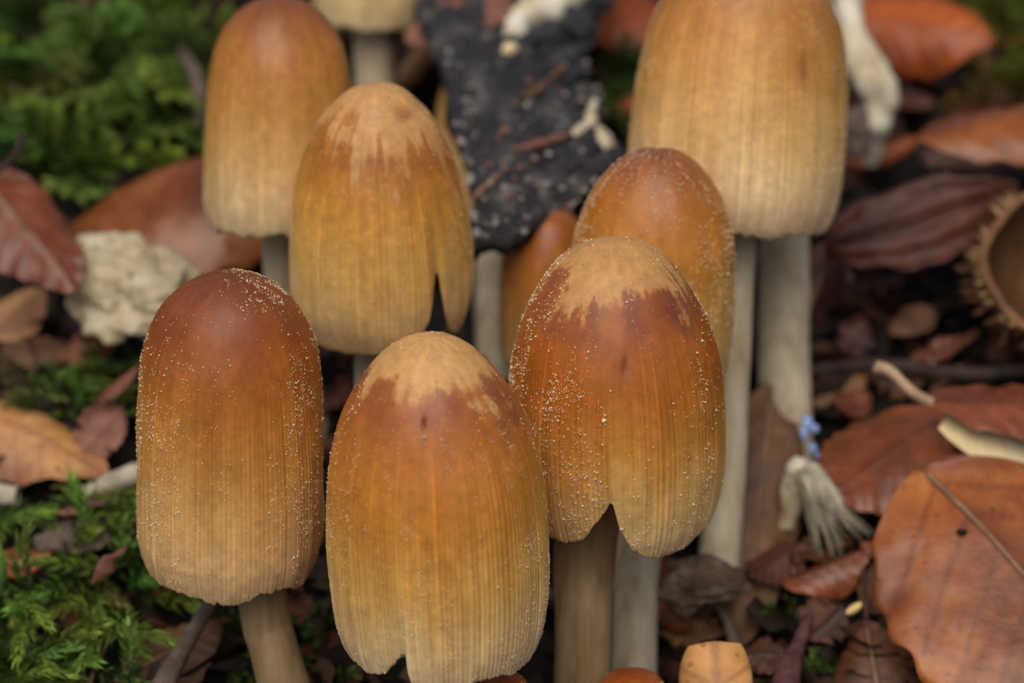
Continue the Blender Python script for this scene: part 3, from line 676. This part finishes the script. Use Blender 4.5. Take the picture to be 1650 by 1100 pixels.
# ------------------------------------------------------------------ other litter
e = frame_from(camdir(1, -.2, 0), camdir(0, .45, .9))
V, F = blob(P(212, 462, 42.6), (.98, .68, .36), e, nu=90, nv=130, amp=.42, sc=1.9, seed=4, flatten=.8)
solo('wood_chunk', 'pale crumbly chunk of rotten wood in front of the copper leaf', 'wood chunk', V, F, CHUNK)

def twig(name, label, pts, rad, mat, seed=0, cat='twig', noise=.16, n=48, group=None, flat=1.0):
    V, F = tube(pts, rad, n=n, seg=14, noise=noise, nsc=5, seed=seed, flat=flat)
    return solo(name, label, cat, V, F, mat, group=group)
twig('twig', 'bare grey twig slanting out from below the dark topped mushroom', [G(372, 905, .3), P(345, 962, 38.2), P(300, 1035, 37.6), P(255, 1115, 37.0)], [.09, .1, .115, .14], TWIG, 1)
twig('leaf_stalk', 'thin orange brown stalk standing up in the moss', [G(190, 1005, .4), G(165, 1050, .45), G(142, 1105, .4)], [.02, .03, .035], PETIOLE, 2, 'stalk')
twig('twig', 'short whitish twig behind the dark topped mushroom', [G(128, 800, .5), G(180, 778, .7), G(250, 755, .7)], [.13, .16, .15], PALEWOOD, 3)
twig('twig', 'broken pale twig end lying in the moss under the tan leaf', [G(-40, 795, .4), G(0, 797, .45), G(28, 800, .45)], [.15, .16, .15], PALEWOOD, 4)
twig('bud_scale', 'pink brown bud scale on the moss below the tan leaf', [G(80, 828, .9), G(120, 820, 1.0), G(158, 806, .95)], [.015, .13, .02], PINKBIT, 5, 'bud scale', flat=.4)
twig('bud_scale', 'purplish bud scale crossing the pink brown one', [G(110, 800, .95), G(140, 808, 1.05), G(170, 812, 1.05)], [.015, .12, .02], REDTWIG, 6, 'bud scale', flat=.4)
twig('bud_scale', 'pinkish bud scale leaning on the moss beside the dark topped mushroom', [G(148, 940, .8), G(175, 908, 1.1), G(203, 880, 1.1)], [.02, .14, .03], PINKBIT, 7, 'bud scale', flat=.4)
e = frame_from(camdir(1, .12, 0), camdir(0, .6, .8))
V, F = blob(G(118, 862, .7), (.52, .26, .14), e, nu=24, nv=36, amp=.3, seed=14, flatten=.8)
solo('bark_chip', 'flat brown bark chip half sunk in moss', 'bark chip', V, F, TWIG)
twig('twig', 'dark twig lying across the hollow behind the pale stalk', [G(1290, 600, .35), G(1420, 588, .5), G(1560, 602, .45), G(1720, 590, .4)], [.1, .11, .1, .09], DTWIG, 8)
twig('twig', 'reddish knobbly twig in the dark hollow by the rolled leaf', [G(1312, 965, .2), G(1290, 1030, .5), G(1268, 1085, .6), G(1262, 1130, .6)], [.08, .1, .17, .17], REDTWIG, 9)
twig('twig', 'slim grey twig below the notched mushroom', [G(1080, 905, .6), G(1125, 945, .7), G(1165, 985, .6), G(1190, 1060, .5)], [.05, .05, .07, .10], TWIG, 10)
twig('leaf_stalk', 'thin red stalk above the dark leaf tip', [G(1388, 905, .5), G(1394, 960, .7), P(1396, 1010, 39.0)], [.03, .03, .035], REDTWIG, 11, 'stalk')
V, F = blob(G(1376, 980, .9), (.135, .06, .055), frame_from(camdir(.8, .55, 0), camdir(0, 0, 1)), nu=16, nv=20, amp=.08, seed=3)
solo('seed', 'small straw coloured seed caught in the dark hollow', 'seed', V, F, SEED)
V, F = blob(P(1128, 938, 39.5), (.62, .36, .3), frame_from(camdir(1, .15, 0), camdir(0, .4, .9)), nu=60, nv=90, amp=.3, sc=1.6, seed=12)
solo('wood_lump', 'grey brown woody lump at the foot of the thin stem', 'wood lump', V, F, mat_noise('rotten_wood', [(0.3, tuple(lin(70, 52, 40))), (0.5, tuple(lin(112, 92, 74))), (0.7, tuple(lin(160, 142, 120)))], 260, .85, .9, .001))

# white stub
V, F = tube([P(1352, -60, 47.2), P(1368, 10, 46.8), P(1380, 70, 46.4), P(1404, 130, 46.0), P(1418, 165, 46.0), P(1412, 210, 46.2), P(1404, 262, 46.6)],
            [.2, .22, .25, .3, .28, .2, .13], n=70, seg=30, noise=.34, nsc=2.2, seed=5)
solo('fungus_stub', 'knobbly white fungus stub beside the tall wide mushroom', 'fungus', V, F, mat_noise('weathered_fungus', [(0.3, tuple(lin(140, 108, 72))), (0.46, tuple(lin(206, 190, 158))), (0.66, tuple(lin(232, 224, 204)))], 150, .85, .8, .001))
# a wizened grey cap under it
V, F = blob(P(1378, 215, 45.6), (.22, .42, .2), np.stack([RT, UP, -FW]), amp=.3, seed=8)
solo('fungus_remnant', 'shrivelled grey fungus remnant between the white stub and the tall mushroom', 'fungus', V, F, mat_noise('grey_remnant', [(0.3, tuple(lin(70, 58, 52))), (0.7, tuple(lin(120, 104, 94)))], 300, .8, .6))

# frayed stump
def frayed():
    at = G(1285, 790, 0)
    root = thing('torn_stem', 'torn white stem base with loose drooping fibres', 'torn stem', at)
    V, F = tube([P(1292, 742, 40.9), P(1284, 768, 40.8), P(1276, 805, 40.9), P(1270, 850, 41.0)], [.13, .21, .17, .12], n=40, seg=24, noise=.25, nsc=4, seed=3)
    part('stump', V, F, WHITEF, root)
    for k in range(15):
        a = k / 14; x0 = 1278 + 34 * a; x1 = 1318 + 92 * a + random.uniform(-10, 10); y1 = 905 - 45 * a + random.uniform(-16, 12)
        d = 40.4 - .25 * math.sin(a * 3) + random.uniform(-.1, .1)
        V, F = tube([P(x0, 748 + 10 * (1 - a), 40.7), P(x0 + 18 + 12 * a, 785, d - .15), P(.45 * x0 + .55 * x1 + 6, 835 - 6 * a, d), P(x1, y1, d + .35)],
                    [.05, .05, .04, .015], n=30, seg=8, noise=.15, nsc=6, seed=k)
        part('fibre', V, F, PALEWOOD if k % 3 else WHITEF, root)
frayed()
def blue():  # small shiny faceted blue pieces of unknown kind
    at = P(1304, 705, 41.2)
    root = thing('fragment', 'tiny shiny pale blue fragments at the foot of the thick pale stem', 'fragment', at)
    for (x, y, sx, sy) in ((1300, 682, .09, .11), (1296, 700, .07, .09), (1312, 690, .06, .08), (1310, 722, .07, .08), (1318, 735, .05, .06)):
        V, F = blob(P(x, y, 41.15), (sx, sy, .05), np.stack([RT, UP, -FW]), nu=10, nv=12, amp=.3, seed=x)
        part('shard', V, F, BLUE, root, smooth_=False)
blue()

# beech husk
def husk():
    c = P(1708, 425, 42.2); R = 1.2
    op = camdir(-.12, .35, .92)
    e = frame_from(np.cross(op, UP), op)     # z = opening direction
    root = thing('beech_husk', 'open spiny beech nut husk with a smooth brown hollow', 'husk', c - np.array([0, 0, R]))
    nu, nv = 30, 60
    ph = np.linspace(.02, math.radians(98), nu)[:, None]; a = np.linspace(0, 2 * np.pi, nv, endpoint=False)[None]
    S = np.stack([np.sin(ph) * np.cos(a), np.sin(ph) * np.sin(a), -np.cos(ph) + 0 * a], -1)
    n = 1 + .06 * fbm(S * 2, 5, 3)
    out = c + (S * n[..., None] * R) @ e; inn = c + (S * n[..., None] * (R - .13) + np.array([0, 0, .03])) @ e
    V = np.vstack([out.reshape(-1, 3), inn[::-1].reshape(-1, 3)]); part('shell', V, grid_faces(2 * nu, nv, True), HUSKM, root)
    V = c + (S * n[..., None] * (R - .145) + np.array([0, 0, .035])) @ e
    part('lining', V.reshape(-1, 3), grid_faces(nu, nv, True)[:, ::-1], HUSKIN, root)
    light, dark = [], []
    for k in range(420):
        p = math.radians(random.uniform(25, 97)); q = random.uniform(0, 2 * math.pi)
        s = np.array([math.sin(p) * math.cos(q), math.sin(p) * math.sin(q), -math.cos(p)])
        b = s * R; dirn = unit(s + np.array([0, 0, .55]) + np.random.default_rng(k).normal(size=3) * .25)
        l = random.uniform(.22, .42) if p < math.radians(86) else random.uniform(.1, .2)
        t = tube([c + b * .97 @ e if False else c + (b * .97) @ e, c + (b + dirn * l * .55) @ e, c + (b + dirn * l + np.array([0, 0, .12])) @ e], [.045, .035, .01], n=7, seg=5, cap=False)
        (light if p > math.radians(88) else dark).append(t)
    V, F = merge(light); part('rim_spines', V, F, SPINE, root, kind='stuff')
    V, F = merge(dark); part('side_spines', V, F, DSPINE, root, kind='stuff')
husk()

# black bark plate
def bark():
    Lp = np.array([(650, -190, 50.2), (655, -80, 47.6), (668, 20, 45.6), (690, 62, 44.9), (716, 120, 44.0), (722, 185, 43.2), (748, 235, 42.5), (762, 300, 41.6), (764, 360, 40.9), (768, 393, 40.4)], float)
    Rp = np.array([(1010, -190, 50.6), (1000, -80, 48.4), (985, -10, 47.0), (962, 34, 46.2), (918, 84, 45.3), (952, 100, 45.1), (950, 130, 44.7), (966, 168, 44.2), (958, 196, 43.8), (1002, 238, 43.2)], float)
    nu, nv = 150, 90
    def res(p):
        s = np.concatenate([[0], np.cumsum(np.hypot(*np.diff(p[:, :2], axis=0).T))]); t = np.linspace(0, s[-1], nu)
        return np.stack([np.interp(t, s, p[:, i]) for i in range(3)], -1)
    Lq, Rq = res(Lp), res(Rp)
    jit = fbm(np.stack([np.arange(nu) * .23, np.zeros(nu), np.zeros(nu)], -1), 3, 3)
    Lq[:, 0] += 4 * jit; Rq[:, 0] += 14 * fbm(np.stack([np.arange(nu) * .31, np.zeros(nu), np.ones(nu)], -1), 4, 3)
    w = np.linspace(0, 1, nv)[None, :, None]; tt = np.linspace(0, 1, nu)[:, None, None]
    Q = Lq[:, None] * (1 - w) + Rq[:, None] * w
    Q[..., 1] += (34 * np.sin(np.pi * w[..., 0]) + 5 * fbm(np.stack([w[0, :, 0] * 12, 0 * w[0, :, 0], 0 * w[0, :, 0]], -1), 6, 3)[None]) * tt[..., 0] ** 6
    Q[..., 2] -= .35 * np.sin(np.pi * w[..., 0])
    V = np.array([P(*q) for q in Q.reshape(-1, 3)]).reshape(nu, nv, 3)
    n = unit(np.cross(V[-1, 0] - V[0, 0], V[0, -1] - V[0, 0])); n = n if n @ FW < 0 else -n
    fl = fbm(V * np.array([1.1, .8, .8]) + 3, 17, 4) * 2.6
    rel = .07 * (np.floor(fl) + smooth(.8, 1.0, fl - np.floor(fl))) + fbm(V * 1.6, 7, 5) * .09 + .08 * np.abs(fbm(V * 3.1, 8, 4))
    top = V + n * rel[..., None]; bo = V - n * (.22 + .08 * fbm(V * 1.1, 9, 3))[..., None]
    VV = np.vstack([top.reshape(-1, 3), bo.reshape(-1, 3)])
    F1 = grid_faces(nu, nv); F2 = grid_faces(nu, nv)[:, ::-1] + nu * nv
    ri = np.concatenate([np.arange(nv), np.arange(1, nu) * nv + nv - 1, (nu - 1) * nv + np.arange(nv - 2, -1, -1), np.arange(nu - 2, 0, -1) * nv]); r2 = np.roll(ri, -1)
    F = np.vstack([F1, F2, np.stack([ri, r2, r2 + nu * nv, ri + nu * nv], -1)])
    m = mat_noise('charred_bark', [(0.2, (.010, .010, .012)), (0.5, (.030, .029, .033)), (0.6, (.065, .06, .06)), (0.70, (.2, .17, .15))], 190, .75, 1.0, .0012, spec=.35, detail=9)
    at = V[nu // 2, nv // 2]
    root = thing('bark_plate', 'black charred slab of bark resting on the mushrooms', 'bark', at)
    b = part('slab', VV, F, m, root)
    def at_px(x, y):
        px, py, d = proj(top.reshape(-1, 3)); i = np.argmin((px - x) ** 2 + (py - y) ** 2); return top.reshape(-1, 3)[i]
    # white fungal skin on the upper end
    for nm, pts, rad, mt in (('fungal_crust', [(822, 62), (850, 30), (890, 8), (940, -30)], [.1, .3, .34, .3], WHITEF), ('fungal_crust', [(800, -30), (798, 20), (806, 50)], [.25, .24, .14], PINKBIT),
                             ('fungal_crust', [(921, 215), (948, 190), (957, 160)], [.06, .12, .09], WHITEF), ('fungal_crust', [(955, 205), (968, 215), (985, 240)], [.08, .14, .12], CHUNK)):
        Vc, Fc = tube([at_px(*p) - n * .06 for p in pts], rad, n=40, seg=16, noise=.4, nsc=3, seed=len(pts) * 3 + pts[0][0], flat=1.0)
        q = (Vc - at) @ n; Vc = Vc - n[None] * (((Vc - (at)) @ n) * 0)[:, None]
        part(nm, Vc, Fc, mt, b)
    # crumbs
    lst = []
    for k in range(300):
        u = random.random() ** .6; x = 720 + 260 * random.random(); y = 40 + 345 * u
        px, py, d = 0, 0, 0
        p = at_px(x, y); s = random.choice([.012, .016, .02, .03, .05]) * (.7 + .6 * random.random())
        lst.append(blob(p + n * s * .3, (s, s * random.uniform(.6, 1), s * .6), np.stack([RT, UP, -FW]), nu=6, nv=7, amp=.4, seed=k))
    V1, F1 = merge(lst[:220]); part('crumbs', V1, F1, M_GRIT, b, kind='stuff')
    V1, F1 = merge(lst[220:]); part('dark_crumbs', V1, F1, PINKBIT, b, kind='stuff')
    Vc, Fc = blob(at_px(820, 84) + n * .05, (.13, .11, .08), np.stack([RT, UP, -FW]), nu=14, nv=18, amp=.35, seed=2)
    solo('wood_crumb', 'cream wood crumb on the black bark', 'wood crumb', Vc, Fc, CREAM)
    SG = 'reddish splinters on the black bark'
    for lab, pts, rad, mt in (('long reddish needle shaped splinter on the black bark', [(818, 248), (865, 238), (922, 222)], [.02, .07, .04], PINKBIT),
                              ('orange brown splinter at the lower edge of the black bark', [(762, 324), (785, 308), (806, 284)], [.03, .05, .02], PETIOLE),
                              ('dark olive splinter high on the black bark', [(838, 160), (870, 148), (905, 112)], [.02, .06, .05], DULL)):
        Vc, Fc = tube([at_px(*p) + n * .07 for p in pts], rad, n=24, seg=8, noise=.2, seed=pts[0][0])
        solo('splinter', lab, 'splinter', Vc, Fc, mt, group=SG)
bark()
leaf('leaf_fragment', 'pinkish brown leaf scrap beside the upper corner of the black bark', P(655, 75, 45.4), P(748, 0, 45.8), .62, camdir(0, .6, .8), PINKBIT, cup=.5, seed=51, rag=.3, group=LG, rib=False)
leaf('leaf_fragment', 'rusty brown scrap behind the ochre hidden mushroom', G(640, 140, .6), G(700, 60, 1.0), .45, camdir(0, .5, .8), TAN, cup=.5, seed=52, rag=.3, group=LG, rib=False)
twig('twig', 'grey twig leaning in the moss behind the brown crowned mushroom', [G(282, 70, .8), P(318, 130, 46.5), G(326, 215, 1.0)], [.08, .12, .1], TWIG, 15)

# ------------------------------------------------------------------ moss
def shoots(bases, dirs, lens, leaf_l, branch, bright, seed):
    """feathery moss shoots; returns V,F,col"""
    r = np.random.default_rng(seed); Vs, Cs = [], []
    for b, d, L in zip(bases, dirs, lens):
        hue = r.random(); tint = np.array([1.0, .62, .9]) * 1.1 if hue < .12 else np.array([r.uniform(.75, 1.25), 1.0, r.uniform(.7, 1.2)]) * r.uniform(.55, 1.3)
        def run(p0, dr, ln, ll, droop):
            n = max(8, int(ln / (ll * .155))); s = np.linspace(0, 1, n)
            sd = unit(r.normal(size=3)); path = p0 + np.outer(s * ln, dr) + np.outer(s ** 2 * ln * droop, np.array([0, 0, -1.0])) + np.outer(np.sin(s * 3) * ln * .1, sd)
            T = np.gradient(path, axis=0); T /= np.linalg.norm(T, axis=1)[:, None]
            ref = unit(r.normal(size=3)); N = np.cross(T, ref); N /= np.linalg.norm(N, axis=1)[:, None]; B = np.cross(T, N)
            for rep in range(2):
                a = np.arange(n) * 2.399 + rep * 1.9 + r.normal(size=n) * .3
                o = N * np.cos(a)[:, None] + B * np.sin(a)[:, None]
                spread = (.95 - .45 * s + r.normal(size=n) * .12)[:, None]
                D = T * np.sqrt(np.clip(1 - spread ** 2 * .8, .1, 1)) + o * spread; D /= np.linalg.norm(D, axis=1)[:, None]
                S = np.cross(D, o); S /= np.linalg.norm(S, axis=1)[:, None] + 1e-9
                q = ll * (.75 + .5 * r.random(n)) * (1 - .45 * s ** 3); q = q[:, None]; wd = q * .13
                root = path; mid = path + D * q * .42 + o * q * .06; tip = path + D * q + T * q * .25
                up = np.cross(S, D) * wd * .5
                Vs.append(np.stack([root, mid + S * wd + up, tip, mid - S * wd + up, mid], 1).reshape(-1, 3))
                c = bright[0] + (bright[1] - bright[0]) * np.clip(s * .9 + r.normal(size=n) * .22, 0, 1)[:, None]
                Cs.append(np.repeat(c * tint, 5, axis=0))
            return path, T
        path, T = run(b, d, L, leaf_l, .22)
        k = int(L / .16) if branch else 0
        side = unit(np.cross(d, unit(r.normal(size=3)) + np.array([0, 0, 1.2])))
        for j in range(k):
            f = .15 + .75 * (j + r.random() * .6) / max(k, 1); i = min(int(f * (len(path) - 1)), len(path) - 1)
            sg = 1 if j % 2 else -1
            run(path[i], unit(T[i] * .75 + side * sg * .8 + r.normal(size=3) * .12), L * .42 * (1.15 - f) + .12, leaf_l * .72, .12)
    V = np.vstack(Vs); C = np.vstack(Cs); m = len(V) // 5
    F = (np.array([[0, 1, 4], [1, 2, 4], [2, 3, 4], [3, 0, 4]])[None] + (np.arange(m) * 5)[:, None, None]).reshape(-1, 3)
    return V, F, C
GD, GL = lin(40, 64, 18), lin(158, 190, 88)
def moss(label, poly, n, hmin, hmax, L, ll, seed, bright=(GD, GL), up=.55, spread=.9, towards=.25, branch=True):
    r = np.random.default_rng(seed); poly = np.array(poly, float)
    x0, y0 = poly.min(0); x1, y1 = poly.max(0); bs, ds, ls = [], [], []
    while len(bs) < n:
        x, y = r.uniform(x0, x1), r.uniform(y0, y1); ins = False
        for (ax, ay), (bx, by) in zip(poly, np.roll(poly, -1, 0)):
            if (ay > y) != (by > y) and x < (bx - ax) * (y - ay) / (by - ay) + ax: ins = not ins
        if not ins: continue
        b = G(x, y, r.uniform(hmin, hmax)); a = r.uniform(0, 2 * np.pi)
        bs.append(b); ds.append(unit(np.array([math.cos(a) * spread, math.sin(a) * spread - towards, up + r.random() * .4]))); ls.append(L * r.uniform(.55, 1.2))
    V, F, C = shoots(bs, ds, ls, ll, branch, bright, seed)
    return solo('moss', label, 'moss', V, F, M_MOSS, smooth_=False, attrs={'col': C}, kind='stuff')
moss('bright feathery moss carpet below the dark topped mushroom', [(-60, 800), (50, 815), (165, 900), (235, 900), (262, 960), (250, 1130), (-60, 1130), (-60, 930), (60, 935), (95, 915), (40, 875), (-60, 870)], 52, .1, .5, 1.6, .25, 1, spread=.75, towards=.8, up=.25, branch=False)
moss('dense fine moss cushion against the dark topped mushroom', [(110, 790), (230, 800), (250, 900), (225, 940), (170, 880), (140, 830)], 110, .2, .9, .42, .085, 2)
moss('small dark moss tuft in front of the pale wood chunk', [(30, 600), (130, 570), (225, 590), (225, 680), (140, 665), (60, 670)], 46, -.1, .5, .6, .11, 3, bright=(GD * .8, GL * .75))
moss('soft green moss bank behind the copper leaf', [(-60, -60), (330, -60), (345, 120), (335, 235), (240, 225), (160, 290), (120, 370), (60, 290), (-60, 280)], 125, -.4, 1.0, 1.6, .22, 4, up=.6)
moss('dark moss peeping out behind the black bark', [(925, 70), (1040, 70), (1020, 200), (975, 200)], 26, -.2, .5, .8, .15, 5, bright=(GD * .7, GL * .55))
moss('olive moss behind the tongue shaped leaf', [(1575, -40), (1720, -40), (1720, 130), (1600, 170)], 40, -.1, .7, 1.1, .15, 6, bright=(lin(80, 84, 20), lin(156, 156, 62)))
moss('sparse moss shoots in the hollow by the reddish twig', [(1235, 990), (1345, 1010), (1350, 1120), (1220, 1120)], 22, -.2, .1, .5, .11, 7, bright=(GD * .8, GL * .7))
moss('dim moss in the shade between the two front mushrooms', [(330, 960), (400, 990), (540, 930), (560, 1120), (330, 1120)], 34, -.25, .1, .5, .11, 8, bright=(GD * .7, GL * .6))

# ------------------------------------------------------------------ crumbs of litter all over the bank
def litter():
    r = np.random.default_rng(99); Vs, Cs = [], []; n = 5200
    x = r.normal(size=n) * 14; y = r.normal(size=n) * 13 + 1
    pal = np.array([lin(40, 26, 18), lin(60, 38, 26), lin(84, 50, 32), lin(104, 60, 40), lin(70, 52, 42), lin(120, 84, 56)])
    F0 = grid_faces(4, 4)
    Fs = []
    for k in range(n):
        z = float(ground_z(x[k], y[k])) - .05 + r.random() * .22
        L = r.uniform(.18, .75) * (1.5 if abs(x[k]) > 10 else 1); W = L * r.uniform(.3, .9)
        u = np.linspace(-1, 1, 4)[:, None]; w = np.linspace(-1, 1, 4)[None]
        q = np.stack([u * L * (1 - .25 * w ** 2), w * W * (1 - .35 * u ** 2) * .6, .25 * L * (r.normal() * u ** 2 + r.normal() * w ** 2) + 0 * u * w], -1).reshape(-1, 3)
        q = q + r.normal(size=q.shape) * L * .06
        e_ = frame_from(np.array([r.normal(), r.normal(), .2 * r.normal()]), np.array([.5 * r.normal(), .5 * r.normal() - .2, 1]))
        Vs.append(q @ e_ + np.array([x[k], y[k], z])); Cs.append(np.tile(pal[r.integers(0, 6)] * r.uniform(.25, .75), (16, 1))); Fs.append(F0 + k * 16)
    o = solo('leaf_litter', 'dark crumbled leaf litter covering the forest floor', 'litter', np.vstack(Vs), np.vstack(Fs), M_LITTER, attrs={'col': np.vstack(Cs)}, kind='stuff')
litter()
